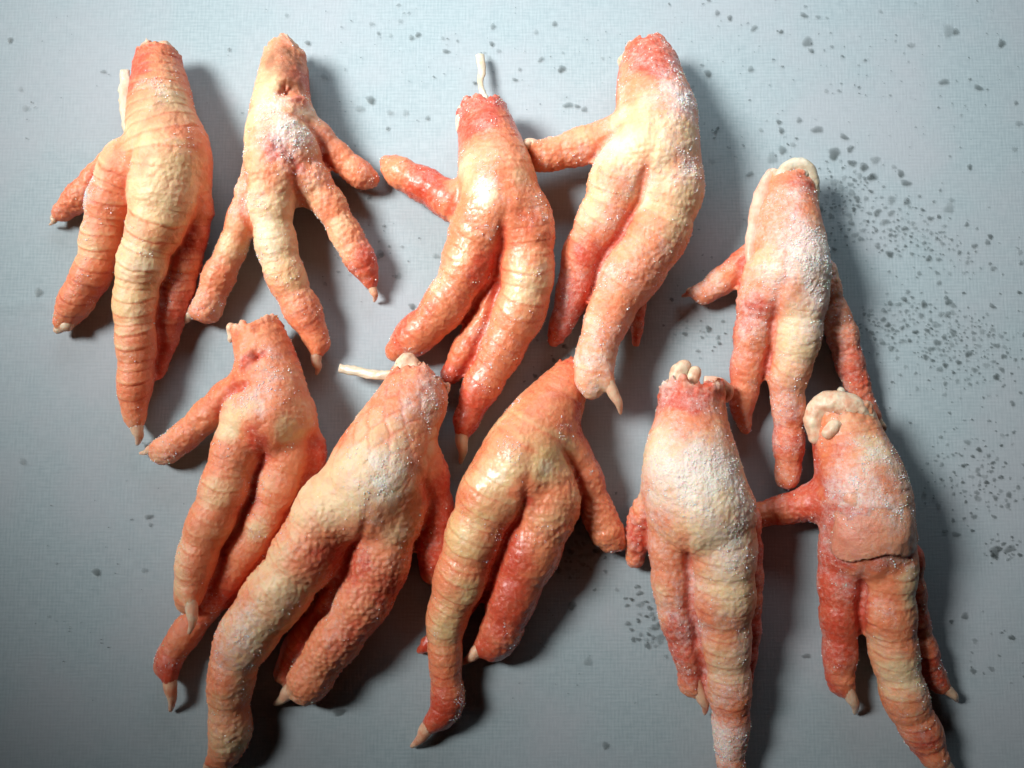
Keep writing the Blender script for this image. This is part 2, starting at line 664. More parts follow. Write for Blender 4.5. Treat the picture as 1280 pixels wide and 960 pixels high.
def chicken_foot(label, chains, claws, tendons=(), bones=(), folds=(), frost=0.3, wet=0.0, yellow=0.2, seed=1, red=0.0,
                 flap=None, patches=(), pits=(), h=1.7):
    """chains: list of dict(nodes=..., options); first one is the shank with a cut end"""
    CH = [Chain(**c) for c in chains]
    for cl in claws:                     # the cuticle that grips the root of each claw
        g = 0.6 if len(cl) > 2 else 0.25
        e0, e1, e2 = [np.array(p, float) for p in cl[0]]
        CH.append(Chain([(*e0[:2], cl[1] * 1.3, e0[2], g), (*(0.5 * (e0 + e1))[:2], cl[1] * 1.2, 0.5 * (e0 + e1)[2] + .5, g),
                         (*(0.15 * e0 + 0.85 * e1)[:2], cl[1] * 0.95, e1[2] + 1, g)], k=7, scute=0.0, pap=0.3, step=4.0))
    v, q = field_mesh(CH, h)
    base = v.mean(0); base[2] = 0.0
    # broad lumps of flesh before the detail
    n = quad_normals(v, q)
    v = v + n * (1.8 * fbm(v / 34.0 + seed, seed, 2))[:, None]
    v = v - n * 1.2
    info = [c.dist(v.astype(np.float64), True) for c in CH]
    info = [(i[0], even(i[1], q, 14), np.arctan2(even(np.sin(i[2]), q, 6), even(np.cos(i[2]), q, 6)), even(i[3], q, 4), i[4]) for i in info]
    D = np.stack([i[0] for i in info], 1)
    w = np.exp(-(D - D.min(1)[:, None]) / 5.0)
    w /= w.sum(1)[:, None]
    disp = np.zeros(len(v)); redv = np.zeros(len(v)); fro = np.zeros(len(v)); edge = np.zeros(len(v)); rim = np.zeros(len(v)); scu = np.zeros(len(v))
    wob = vnoise(v / 16.0, seed + 3)
    patch = vnoise(v / 38.0, seed + 4)
    for j, c in enumerate(CH):
        d, s, a, rd, rr = info[j]
        ca = np.cos(a)
        dm = sstep(0.05, 0.40, ca + 0.12 * wob) * c.scute
        if c.cut:
            dm = dm * sstep(c.s[-1] - 2, c.s[-1] - 45, s)
        ph = s + 1.3 * wob + c.pitch * 0.7 * (1 - ca)
        amp = np.clip(rr / 26.0, 0.45, 1.25)
        if c.cols == 2:
            # staggered hexagon plates
            hx, hy = a * rr + 5.0 * vnoise(v / 19.0, seed + 6), ph + 5.0 * vnoise(v / 21.0, seed + 7)
            px_, py_ = c.pitch * 1.25, c.pitch * 1.9
            ds = []
            for (ox, oy) in ((0, 0), (0.5, 0.5)):
                gx = hx / px_ + ox; gy = hy / py_ + oy
                for (ax, ay) in ((0, 0), (1, 0), (0, 1), (1, 1)):
                    ds.append(np.hypot((gx - np.floor(gx) - ax) * px_, (gy - np.floor(gy) - ay) * py_ * 0.8))
            ds = np.sort(np.stack(ds, 1), axis=1)
            e = np.exp(-((ds[:, 1] - ds[:, 0]) / 3.4) ** 2)
            f = (0.6 - 0.03 * ds[:, 0] - 0.95 * e) * (0.45 + 0.55 * sstep(-.5, .5, patch))
        else:
            x = np.mod(ph / c.pitch, 1.0)
            e = np.exp(-(np.minimum(x, 1 - x) / 0.085) ** 2)
            f = amp * (1.0 * (x - 0.5) - 0.62 * e) * (0.35 + 0.45 * sstep(-.5, .5, patch))
        disp += w[:, j] * dm * f
        scu += w[:, j] * dm
        edge += w[:, j] * dm * e
        if c.cols == 1:
            rim += w[:, j] * dm * np.exp(-((x - 0.8) / 0.13) ** 2)
        redv += w[:, j] * rd
        fro += w[:, j] * c.frost
        redv += w[:, j] * 0.16 * (1 - sstep(-0.1, 0.5, ca))
    TD = np.sort(D[:, [j for j in range(1, len(chains)) if chains[j].get('scute', 1) > 0.05]], axis=1)
    val = np.exp(-((TD[:, 1] - TD[:, 0]) / 6.5) ** 2) * np.exp(-np.maximum(TD[:, 0], 0) / 14.0) * sstep(0.0, 0.6, n[:, 2])
    val = val * np.exp(-np.maximum(-TD[:, 0] - 6, 0) / 10.0)
    disp -= 6.5 * val
    redv += 0.42 * val
    pap = 1 - worley(v / 6.2, seed + 5)
    papw = np.zeros(len(v))
    for j, c in enumerate(CH):
        papw += w[:, j] * c.pap
    papw = papw * (0.35 + 0.75 * sstep(-.35, .45, vnoise(v / 45.0, seed + 8)))
    disp += (1 - 0.75 * np.clip(scu, 0, 1)) * papw * 2.5 * (np.clip(pap, 0, 1) - 0.45)
    disp += 0.7 * fbm(v / 5.5, seed + 9, 2)
    d0, s0 = info[0][0], info[0][1]
    end = np.exp(-(s0 / 8.0) ** 2) * (w[:, 0] > 0.5)
    disp += 4.5 * fbm(v / 10.0, seed + 90, 3) * np.exp(-(s0 / 26.0) ** 2) * w[:, 0]
    pit = np.zeros(len(v))
    for (pu, pv, pr, am) in pits:                    # small wounds and nicks in the skin
        c_ = at(pu, pv, 70)
        g = np.exp(-((v[:, 0] - c_[0]) ** 2 + (v[:, 1] - c_[1]) ** 2) / pr ** 2) * (n[:, 2] > 0)
        disp -= am * g * (1 + 0.7 * vnoise(v / 5.0, seed + 95))
        pit = pit + g
    redv = redv + 0.5 * np.clip(pit, 0, 1)
    if flap is not None:
        # a loose fold of skin that ends in a free edge across the foot
        P = np.array([at(*p) for p in flap])
        yl = np.interp(v[:, 0], P[:, 0], P[:, 1]) + 5 * fbm(v / 22.0, 77, 2)
        inside = sstep(-3.0, 3.0, v[:, 1] - yl) * sstep(30, 55, v[:, 2]) * sstep(0.25, 0.75, n[:, 2]) * sstep(at(1142, 660, 50)[0], at(1112, 660, 50)[0], v[:, 0])
        disp += inside * 1.2 * sstep(75, 5, v[:, 1] - yl)
    n = quad_normals(v, q)
    v = v + n * disp[:, None]
    v[:, 2] = np.maximum(v[:, 2], 1.35)
    big = fbm(v / 42.0 + 9.1, seed + 20, 3)
    r = np.clip(redv + red + 0.25 + 0.52 * big + 0.17 * edge - 0.12 * rim, -0.6, 1.0)
    ice = np.zeros(len(v))
    dun = np.zeros(len(v))
    for (kind, pu, pv, pr, am) in patches:           # stains of the skin itself: red blood marks, pale scales, rime
        c_ = at(pu, pv, 55)
        g = np.exp(-((v[:, 0] - c_[0]) ** 2 + (v[:, 1] - c_[1]) ** 2) / pr ** 2) * am * (1 + 0.6 * vnoise(v / 11.0, seed + 70))
        if kind == 'red':
            r = np.clip(r + g, -0.7, 1)
        elif kind == 'dun':
            dun = dun + np.clip(g, 0, 1)
        else:
            ice = ice + g
    y = np.clip(yellow + 0.5 * fbm(v / 55.0, seed + 31, 2), 0, 1) * (0.45 + 0.55 * scu)
    c0 = CREAM * (1 - y[:, None]) + YELLOW * y[:, None]
    t0 = 0.8 * sstep(0.0, -0.45, r)[:, None]
    c0 = c0 * (1 - t0) + np.array([0.90, 0.75, 0.52]) * t0
    t1 = sstep(0.05, 0.55, r)[:, None]
    t2 = sstep(0.55, 1.0, r)[:, None]
    C = c0 * (1 - t1) + SALMON * t1
    C = C * (1 - t2) + RED * t2
    tip = (0.30 * np.clip(pap - 0.35, 0, 1) * (1 - 0.7 * np.clip(scu, 0, 1)) * papw)[:, None]
    C = C * (1 - tip) + CREAM * tip
    en = (0.75 * end * sstep(-.5, .3, vnoise(v / 12.0, seed + 91)))[:, None]
    C = C * (1 - en) + np.array([0.86, 0.72, 0.54]) * en
    dn = np.clip(dun, 0, .8)[:, None]
    C = C * (1 - dn) + DUN * dn
    fr = np.clip(-0.6 * np.clip(dun, 0, 1) + frost * 0.75 + fro * 0.6 + ice + 0.45 * fbm(v / 30.0, seed + 40, 3), 0, 1.2)

    root = bpy.data.objects.new('chicken_foot', None)
    root.empty_display_size = 0.01
    col.objects.link(root)
    root.location = Vector(base * S)
    root['label'] = label
    root['category'] = 'chicken foot'
    root['group'] = 'frozen chicken feet on the cloth'
    me = quad_mesh('skin', (v - base) * S, q)
    me.materials.append(SKIN)
    A = me.attributes.new('Col', 'FLOAT_COLOR', 'POINT')
    A.data.foreach_set('color', np.concatenate([C, np.ones((len(C), 1))], 1).astype(np.float32).ravel())
    A = me.attributes.new('frost', 'FLOAT', 'POINT')
    A.data.foreach_set('value', fr.astype(np.float32))
    A = me.attributes.new('wet', 'FLOAT', 'POINT')
    A.data.foreach_set('value', np.clip(wet + 0.4 * fbm(v / 25.0, seed + 50, 2), 0, 1).astype(np.float32))
    o = bpy.data.objects.new('skin', me)
    col.objects.link(o)
    o.parent = root
    if flap is not None:
        nn = quad_normals(v, q)
        dy = v[:, 1] - yl
        keep = (dy > 0) & (dy < 92) & (nn[:, 2] > 0.12) & (v[:, 2] > 45) & (v[:, 0] < at(1140, 660, 50)[0]) & (v[:, 0] > at(1024, 660, 50)[0])
        fq = q[keep[q].all(1)]
        used, inv = np.unique(fq, return_inverse=True)
        side = np.minimum(sstep(at(1140, 660, 50)[0], at(1118, 660, 50)[0], v[used][:, 0]), sstep(at(1024, 660, 50)[0], at(1034, 660, 50)[0], v[used][:, 0]))
        lift = -2.5 + (2.2 + 3.6 * sstep(60, 0, dy[used])) * side * sstep(92, 70, dy[used]) + 1.0 * fbm(v[used] / 14.0, 33, 2)
        fv = relax(v, q, 3)[used] + nn[used] * lift[:, None]
        fm = quad_mesh('skin_flap', (fv - base) * S, inv.reshape(-1, 4))
        fm.materials.append(SKIN)
        fc = 0.55 * C[used] + 0.45 * np.array([0.90, 0.52, 0.36])
        A = fm.attributes.new('Col', 'FLOAT_COLOR', 'POINT')
        A.data.foreach_set('color', np.concatenate([fc, np.ones((len(fc), 1))], 1).astype(np.float32).ravel())
        A = fm.attributes.new('frost', 'FLOAT', 'POINT')
        A.data.foreach_set('value', (fr[used] * 0.45).astype(np.float32))
        A = fm.attributes.new('wet', 'FLOAT', 'POINT')
        A.data.foreach_set('value', np.full(len(used), 0.35, dtype=np.float32))
        fo = bpy.data.objects.new('skin_flap', fm)
        col.objects.link(fo)
        fo.parent = root
        fo['label'] = 'thin pale pink flap of loose skin with a ragged free edge'
        sm = fo.modifiers.new('thickness', 'SOLIDIFY')
        sm.thickness = 4.0 * S
        sm.offset = -1.0
    ice_grains(v, quad_normals(v, q), fr, root, base, seed, int(200 + 2200 * frost))
    for cl in claws:                     # (points (u, v, z), base radius, material flag)
        (a0, a1, a2) = [np.array(p, float) for p in cl[0]]
        a2 = a1 + (a2 - a1) * 0.82
        pts = [at(*p) for p in (a0, a1 + np.array([0, 0, 1.5]), 0.5 * (a1 + a2) + np.array([2.0, 0, 4.0]), a2 - np.array([1.0, 0, 2.0]))]
        k = len(pts)
        rad = [cl[1] * 0.95 * (1 - 0.78 * (i / (k - 1)) ** 1.6) for i in range(k)]
        link_part(tube_mesh('claw', pts, rad, 14, 1.0, 0.5, seed), root, base, RAWCLAW if len(cl) > 2 else CLAW)
    for nodes in tendons:                # (u, v, z, r)
        pts = [at(*p[:3]) for p in nodes]
        link_part(tube_mesh('tendon', pts, [p[3] for p in nodes], 10, 0.45, 2.2, seed), root, base, TENDON)
    for nm, nodes in bones:              # lumps of gristle and bone at the cut
        cc = Chain([(p[0], p[1], p[2], p[3], 0) for p in nodes], k=6)
        bv, bq = field_mesh([cc], 1.7)
        bn = quad_normals(bv, bq)
        bv = bv + bn * (2.8 * fbm(bv / 13.0, seed + 60, 3))[:, None]
        bv[:, 2] = np.maximum(bv[:, 2], 1.35)
        me = quad_mesh(nm, (bv - base) * S, bq)
        me.materials.append(BONE if nm != 'gristle' else TENDON)
        ob = bpy.data.objects.new(nm, me)
        col.objects.link(ob)
        ob.parent = root
    for nodes in folds:
        pts = [at(*p[:3]) for p in nodes]
        link_part(tube_mesh('skin_fold', pts, [p[3] for p in nodes], 12, 0.7, 2.2, seed), root, base, FLAP)
    return root


def shank(*nodes, **kw):
    d = dict(nodes=list(nodes), cut=True, k=12.0, pitch=15.0, scute=0.42, pap=0.7)
    d.update(kw)
    return d


def toe(*nodes, **kw):
    d = dict(nodes=list(nodes))
    d.update(kw)
    return d


# ------------------------------------------------------------------ the ten feet (u, v, radius, height, redness)
chicken_foot(
    'pale yellowish chicken foot with strongly ringed toes and one toe tip missing its claw',
    [shank((197, 68, 27, 34, .5), (200, 110, 37, 42, .38), (202, 150, 44, 52, .0), (212, 197, 52, 58, .05), (207, 245, 46, 58, .0), cols=1, pitch=14, scute=.8),
     toe((205, 240, 40, 62, 0), (203, 265, 38, 62, 0), (180, 321, 32, 56, 0), (169, 377, 28, 48, .1), (170, 433, 25, 40, .2), (168, 490, 21, 30, .25), (169, 520, 14, 22, .2), k=10, pitch=14, scute=1.25, pap=.4),
     toe((160, 205, 34, 48, .1), (141, 242, 30, 46, .15), (130, 282, 27, 40, .1), (119, 332, 25, 34, .2), (97, 372, 23, 27, .3), (80, 402, 15, 18, .2), k=12, pitch=14, scute=1.2, pap=.5),
     toe((238, 235, 26, 44, .1), (243, 275, 22, 36, .4), (226, 349, 21, 26, .6), (211, 410, 18, 20, .7), (198, 466, 9, 12, .75), k=12, red=.05),
     toe((150, 200, 22, 38, .3), (124, 222, 20, 30, .35), (97, 248, 19, 22, .45), (80, 264, 14, 16, .4), k=12, scute=.3, pap=1.5)],
    [([(169, 510, 26), (171, 535, 22), (173, 560, 8)], 9.5), ([(78, 262, 18), (68, 272, 14), (62, 283, 8)], 6)],
    tendons=[[(157, 88, 34, 6), (156, 112, 36, 8), (157, 140, 44, 8), (160, 165, 50, 5)]],
    bones=[('bone_end', [(186, 66, 11, 40), (205, 63, 12, 40)]), ('toe_nub', [(84, 406, 8, 22), (74, 411, 7, 16)])], frost=.18, yellow=.25, seed=1, patches=[('red', 205, 240, 30, -.3), ('red', 180, 330, 26, -.35), ('dun', 210, 150, 26, .4), ('red', 180, 105, 28, .35), ('ice', 205, 130, 28, .5), ('ice', 110, 240, 18, .6), ('red', 215, 480, 40, .2)])

chicken_foot(
    'slender pale chicken foot with four widely spread toes and a tapering dented shank',
    [shank((357, 58, 23, 32, .30), (355, 87, 30, 36, .25), (351, 134, 38, 44, .15), (350, 181, 44, 50, .05), (347, 215, 40, 52, .05), cols=1),
     toe((340, 210, 34, 52, 0), (337, 242, 32, 52, 0), (342, 284, 27, 48, 0), (349, 321, 27, 42, 0), (365, 363, 24, 34, .1), (386, 401, 22, 26, .2), (398, 428, 16, 20, .2), k=10, scute=.6, pap=.8),
     toe((372, 190, 30, 48, .15), (384, 218, 26, 44, .2), (412, 256, 22, 36, .2), (433, 293, 20, 30, .25), (451, 326, 20, 24, .4), (461, 346, 13, 18, .5), k=10, scute=.35, pap=1.1),
     toe((325, 225, 26, 44, .1), (311, 260, 23, 38, .1), (291, 307, 20, 30, .15), (274, 345, 21, 25, .2), (259, 386, 19, 20, .2), k=10, scute=.35, pap=1.0),
     toe((372, 150, 22, 42, .2), (393, 167, 20, 36, .3), (422, 195, 18, 28, .3), (450, 218, 18, 22, .25), (463, 224, 13, 18, .25), k=12, scute=.3, pap=1.0),
     toe((362, 200, 18, 46, .5), (372, 240, 14, 34, .5), (385, 252, 10, 28, .5), k=13, scute=0)],
    [([(398, 428, 24), (395, 450, 20), (397, 472, 6)], 8), ([(461, 345, 20), (466, 362, 16), (469, 380, 6)], 6.5, 1), ([(252, 384, 22), (236, 394, 20), (221, 408, 9)], 8.5)],
    frost=.38, yellow=.28, pits=[(362, 112, 8, 8), (356, 118, 5, 5), (372, 124, 7, -6), (350, 200, 10, 3)], seed=2, patches=[('red', 340, 280, 26, -.4), ('red', 345, 320, 20, -.3), ('red', 350, 195, 16, .6), ('red', 375, 215, 16, .5), ('red', 370, 100, 14, .4), ('dun', 352, 80, 24, 1.0), ('dun', 368, 112, 12, .8), ('ice', 370, 180, 28, .6), ('red', 455, 330, 26, .3), ('ice', 355, 135, 25, .3)], red=-.03)

chicken_foot(
    'salmon orange chicken foot with a thin white tendon standing up from its cut shank',
    [shank((600, 136, 30, 36, .55), (607, 160, 37, 42, .5), (614, 186, 42, 48, .3), (621, 222, 50, 54, .05), (624, 262, 54, 56, .05), cols=1),
     toe((610, 270, 42, 56, .0), (595, 302, 38, 54, .1), (577, 348, 32, 46, .25), (546, 394, 28, 36, .3), (517, 422, 25, 27, .3), (497, 438, 17, 20, .3), k=9, scute=.7, pap=.9),
     toe((650, 265, 40, 58, .1), (658, 302, 36, 60, .1), (658, 354, 34, 56, .05), (648, 394, 33, 50, .15), (623, 446, 27, 40, .2), (600, 486, 24, 32, .3), (583, 526, 18, 24, .7), k=9, scute=.8, pap=.7),
     toe((625, 350, 22, 34, .3), (603, 405, 21, 24, .25), (583, 440, 21, 21, .3), (564, 468, 14, 14, .6), k=8, scute=.4, pap=.9),
     toe((592, 262, 26, 44, .1), (565, 252, 25, 38, .2), (534, 233, 23, 28, .75), (500, 216, 20, 22, .35), (484, 203, 11, 16, .3), k=12, scute=.3, pap=1.0),
     toe((618, 330, 14, 44, .7), (612, 360, 13, 38, .8), (606, 385, 10, 30, .8), k=13, scute=0)],
    [([(580, 528, 28), (577, 550, 24), (576, 585, 6)], 10)],
    tendons=[[(603, 155, 36, 6), (605, 125, 28, 5), (601, 105, 21, 3.4), (602, 85, 16, 5.5), (600, 68, 13, 6.5)]],
    bones=[('bone_end', [(580, 139, 9, 42), (577, 160, 7, 48)]), ('bone_end', [(618, 134, 9, 46), (624, 146, 8, 50)])],
    frost=.22, wet=.55, yellow=.15, seed=3, patches=[('red', 606, 255, 14, -.6), ('red', 580, 330, 16, -.4), ('red', 655, 370, 20, -.4), ('red', 595, 160, 22, .5), ('red', 555, 240, 20, .4), ('red', 610, 340, 20, .6), ('red', 580, 520, 24, .5), ('ice', 610, 250, 18, .4), ('red', 650, 290, 26, .25)], red=.10)

chicken_foot(
    'plump chicken foot with a pink shank and a straight hind toe touching the neighbouring shank',
    [shank((806, 62, 24, 34, .25), (811, 82, 36, 42, .5), (814, 110, 45, 48, .5), (820, 150, 52, 56, .15), (820, 192, 57, 60, .0), cols=1),
     toe((785, 205, 42, 58, .0), (771, 235, 37, 56, .05), (756, 275, 35, 50, .1), (731, 316, 28, 40, .35), (714, 374, 22, 28, .7), (700, 408, 16, 20, .75), (692, 425, 9, 13, .7), k=8, scute=.7, pap=1.0),
     toe((838, 210, 42, 62, .0), (838, 232, 41, 64, .0), (828, 277, 40, 62, .1), (797, 330, 40, 56, .1), (768, 379, 31, 54, .1), (748, 431, 27, 58, .1), (741, 472, 24, 64, .1), (740, 484, 18, 64, .1), k=8, scute=.6, pap=1.0),
     toe((828, 270, 20, 28, .5), (800, 350, 16, 20, .6), (796, 410, 9, 12, .6), (795, 428, 6, 9, .5), k=10),
     toe((785, 168, 28, 50, .1), (752, 175, 25, 44, .3), (710, 187, 23, 40, .2), (678, 196, 20, 38, .25), (668, 197, 15, 38, .25), k=12, scute=.25, pap=1.0)],
    [([(756, 468, 74), (766, 490, 72), (779, 523, 58)], 8.5), ([(678, 186, 48), (662, 180, 54), (646, 184, 56)], 9)],
    bones=[('bone_end', [(782, 78, 10, 36), (795, 63, 11, 38), (808, 60, 9, 38)])], frost=.52, yellow=.12, seed=4, patches=[('red', 775, 190, 24, -.4), ('red', 840, 300, 20, -.3), ('ice', 740, 470, 26, .4), ('red', 822, 98, 22, .55), ('ice', 850, 140, 36, .55), ('red', 775, 285, 30, .3), ('ice', 850, 230, 30, .3), ('red', 735, 320, 26, .4)])

chicken_foot(
    'frosty pink chicken foot with a white gristle loop on its shank end',
    [shank((988, 222, 28, 36, .3), (986, 257, 36, 42, .35), (984, 293, 45, 50, .1), (987, 333, 50, 56, -.1), (985, 360, 45, 54, 0), cols=1, frost=.0),
     toe((960, 345, 34, 52, .1), (948, 380, 27, 46, .3), (941, 423, 25, 38, .35), (933, 468, 22, 28, .45), (928, 510, 16, 20, .5), (932, 536, 8, 12, .4), k=9, scute=.3, pap=1.0),
     toe((1003, 345, 36, 60, -.1), (1001, 380, 32, 60, -.05), (995, 432, 30, 54, .0), (984, 477, 24, 44, .25), (986, 522, 21, 34, .3), (986, 567, 20, 26, .35), (984, 596, 16, 18, .3), k=8, scute=.7, pap=.9, frost=.1),
     toe((1025, 345, 24, 40, .2), (1037, 372, 19, 32, .4), (1051, 414, 20, 26, .35), (1066, 463, 18, 21, .4), (1083, 504, 12, 15, .45), (1093, 520, 8, 11, .4), k=10, scute=.2, pap=1.1),
     toe((950, 315, 22, 42, .2), (927, 331, 19, 32, .4), (899, 354, 18, 23, .35), (880, 369, 14, 17, .3), k=12, scute=.2, pap=1.1)],
    [([(1090, 514, 14), (1099, 528, 11), (1108, 541, 5)], 6), ([(874, 363, 20), (863, 365, 16), (852, 371, 7)], 7, 1)],
    bones=[('gristle', [(978, 222, 8, 52), (985, 210, 9, 52), (999, 206, 9, 54), (1011, 214, 9, 54), (1016, 232, 8, 50), (1019, 250, 6, 46), (1021, 260, 3, 42)]),
           ('gristle', [(994, 224, 7, 54), (1004, 218, 8, 56)])],
    folds=[[(966, 214, 40, 6), (955, 236, 46, 10), (948, 265, 50, 11), (941, 300, 56, 9), (938, 330, 60, 6)]],
    frost=.55, yellow=.1, seed=5, patches=[('red', 1000, 420, 24, -.3), ('red', 985, 540, 30, .25), ('ice', 1000, 325, 32, .9), ('red', 975, 270, 24, .3), ('red', 935, 390, 30, .25), ('ice', 990, 245, 18, .3), ('ice', 1005, 380, 26, .4)], red=.06)

chicken_foot(
    'blotchy chicken foot whose hind toe claw meets the ringed foot, a curled toe crossing another',
    [shank((320, 410, 31, 36, .35), (331, 444, 37, 42, .25), (341, 487, 43, 50, .15), (339, 522, 50, 56, .1), cols=1),
     toe((310, 520, 34, 56, .0), (299, 545, 30, 58, .0), (288, 585, 30, 58, .05), (271, 634, 30, 58, .1), (250, 682, 27, 56, .15), (239, 731, 23, 52, .2), (234, 752, 16, 48, .2), k=8, scute=.7, pap=.8),
     toe((360, 520, 34, 50, .0), (369, 550, 30, 46, .0), (356, 596, 30, 42, .0), (332, 650, 26, 36, .05), (296, 704, 25, 27, .35), (258, 758, 20, 21, .3), (221, 807, 20, 20, .2), (208, 832, 16, 17, .2), k=8, scute=.7, pap=.8),
     toe((380, 560, 28, 36, .4), (377, 607, 24, 27, .6), (344, 693, 20, 21, .6), (302, 758, 15, 15, .4), k=10),
     toe((310, 480, 26, 46, .3), (282, 499, 23, 38, .4), (241, 536, 20, 28, .25), (210, 562, 19, 20, .2), (200, 567, 13, 15, .2), k=12, scute=.25, pap=1.0),
     toe((338, 530, 16, 48, .5), (325, 590, 16, 42, .75), (305, 660, 14, 34, .8), k=13, scute=0)],
    [([(237, 742, 62), (240, 765, 62), (237, 797, 52)], 8.5), ([(211, 830, 26), (213, 860, 22), (214, 895, 5)], 9.5, 1), ([(203, 556, 26), (188, 562, 22), (173, 568, 8)], 7)],
    bones=[('bone_end', [(290, 410, 7, 44), (288, 424, 5, 42)])],
    frost=.25, yellow=.15, pits=[(322, 446, 7, 7), (332, 443, 5, 4), (310, 452, 9, -4)], seed=6, patches=[('red', 300, 535, 15, -.7), ('red', 366, 540, 15, -.7), ('red', 322, 660, 18, -.6), ('red', 280, 620, 20, -.3), ('red', 330, 545, 26, .6), ('red', 300, 480, 22, .4), ('red', 310, 640, 30, .5), ('ice', 340, 500, 24, .5), ('ice', 350, 440, 22, .35)], red=.06)

chicken_foot(
    'largest chicken foot with a hexagon-scaled shank and a thick granular bent toe',
    [shank((527, 468, 36, 44, .25), (516, 500, 45, 50, .15), (500, 532, 50, 56, .05), (473, 594, 66, 62, .0), (455, 625, 58, 60, .05), cols=2, pitch=22, scute=1.1, pap=.3, frost=.1),
     toe((440, 615, 48, 62, .0), (408, 648, 45, 64, .0), (368, 714, 41, 60, .1), (327, 768, 40, 54, .1), (297, 815, 34, 46, .05), (287, 870, 28, 36, .25), (287, 915, 27, 28, .2), (281, 944, 20, 21, .2), k=8, scute=.55, pap=1.4),
     toe((495, 630, 42, 58, .1), (484, 667, 37, 56, .15), (472, 717, 36, 50, .2), (444, 767, 34, 44, .3), (411, 811, 32, 36, .35), (387, 848, 28, 29, .3), (380, 864, 18, 20, .3), k=8, scute=.25, pap=1.5),
     toe((440, 710, 22, 32, .5), (410, 760, 22, 24, .55), (374, 805, 20, 20, .55), (354, 842, 13, 14, .5), k=8),
     toe((525, 580, 32, 48, .3), (538, 622, 28, 38, .6), (546, 662, 26, 30, .6), (542, 706, 22, 23, .5), (541, 716, 16, 18, .4), k=12, scute=.1, pap=1.1),
     toe((450, 640, 20, 54, .3), (432, 690, 18, 46, .5), (420, 730, 14, 38, .5), k=13, scute=0)],
    [([(270, 945, 24), (261, 957, 18), (252, 972, 6)], 8), ([(374, 855, 26), (360, 866, 20), (341, 883, 5)], 11)],
    tendons=[[(490, 468, 46, 5), (470, 469, 40, 6), (446, 464, 32, 6), (424, 460, 24, 5)]],
    bones=[('bone_end', [(502, 462, 11, 56), (510, 452, 12, 56), (520, 462, 10, 58)]), ('flesh_shred', [(545, 478, 8, 48), (556, 487, 6, 48), (560, 482, 4, 48)])],
    frost=.30, yellow=.15, seed=7, patches=[('red', 440, 610, 30, -.4), ('red', 488, 600, 18, -.5), ('red', 350, 730, 26, -.3), ('red', 470, 730, 40, .35), ('red', 540, 620, 40, .4), ('ice', 490, 595, 30, .5), ('ice', 540, 500, 30, .4), ('red', 420, 690, 24, .5), ('ice', 300, 800, 40, .3)], red=.04)

chicken_foot(
    'glossy orange chicken foot with a pointed shank and long narrow middle toe',
    [shank((716, 452, 14, 24, .7), (702, 490, 32, 36, .35), (679, 528, 46, 48, .1), (654, 574, 55, 58, .0), (640, 605, 47, 58, .05), cols=1, pitch=17, scute=.7),
     toe((628, 595, 46, 60, .0), (614, 622, 42, 60, .0), (592, 674, 37, 54, .05), (576, 723, 34, 46, .05), (558, 777, 26, 36, .1), (557, 831, 22, 28, .1), (560, 874, 22, 23, .25), (555, 898, 16, 18, .45), k=8, scute=.9, pap=.5),
     toe((680, 600, 44, 56, .05), (684, 636, 40, 52, .2), (663, 690, 38, 44, .35), (641, 744, 32, 36, .5), (627, 788, 28, 28, .5), (618, 810, 18, 20, .45), k=8, scute=.3, pap=1.0),
     toe((600, 720, 22, 26, .5), (562, 780, 15, 16, .65), (535, 806, 10, 11, .8), (524, 814, 5, 7, .8), k=8),
     toe((705, 560, 30, 44, .2), (726, 590, 25, 36, .4), (744, 631, 22, 28, .3), (757, 664, 24, 25, .2), (769, 676, 15, 20, .3), k=12, scute=.1, pap=.9),
     toe((645, 620, 18, 52, .4), (635, 670, 18, 44, .7), (622, 720, 16, 34, .75), k=13, scute=0)],
    [([(550, 894, 24), (533, 912, 18), (512, 938, 4)], 11, 1), ([(612, 800, 28), (596, 814, 24), (572, 834, 12)], 10, 1), ([(766, 672, 22), (778, 680, 18), (788, 688, 10)], 8, 1)],
    frost=.06, wet=.55, yellow=.65, seed=8, patches=[('red', 682, 585, 14, -.7), ('red', 625, 590, 22, -.5), ('red', 585, 680, 18, -.5), ('red', 556, 790, 16, -.4), ('red', 650, 620, 22, .5), ('red', 640, 700, 34, .4), ('red', 730, 520, 36, .5), ('red', 550, 890, 26, .6)], red=-.02)

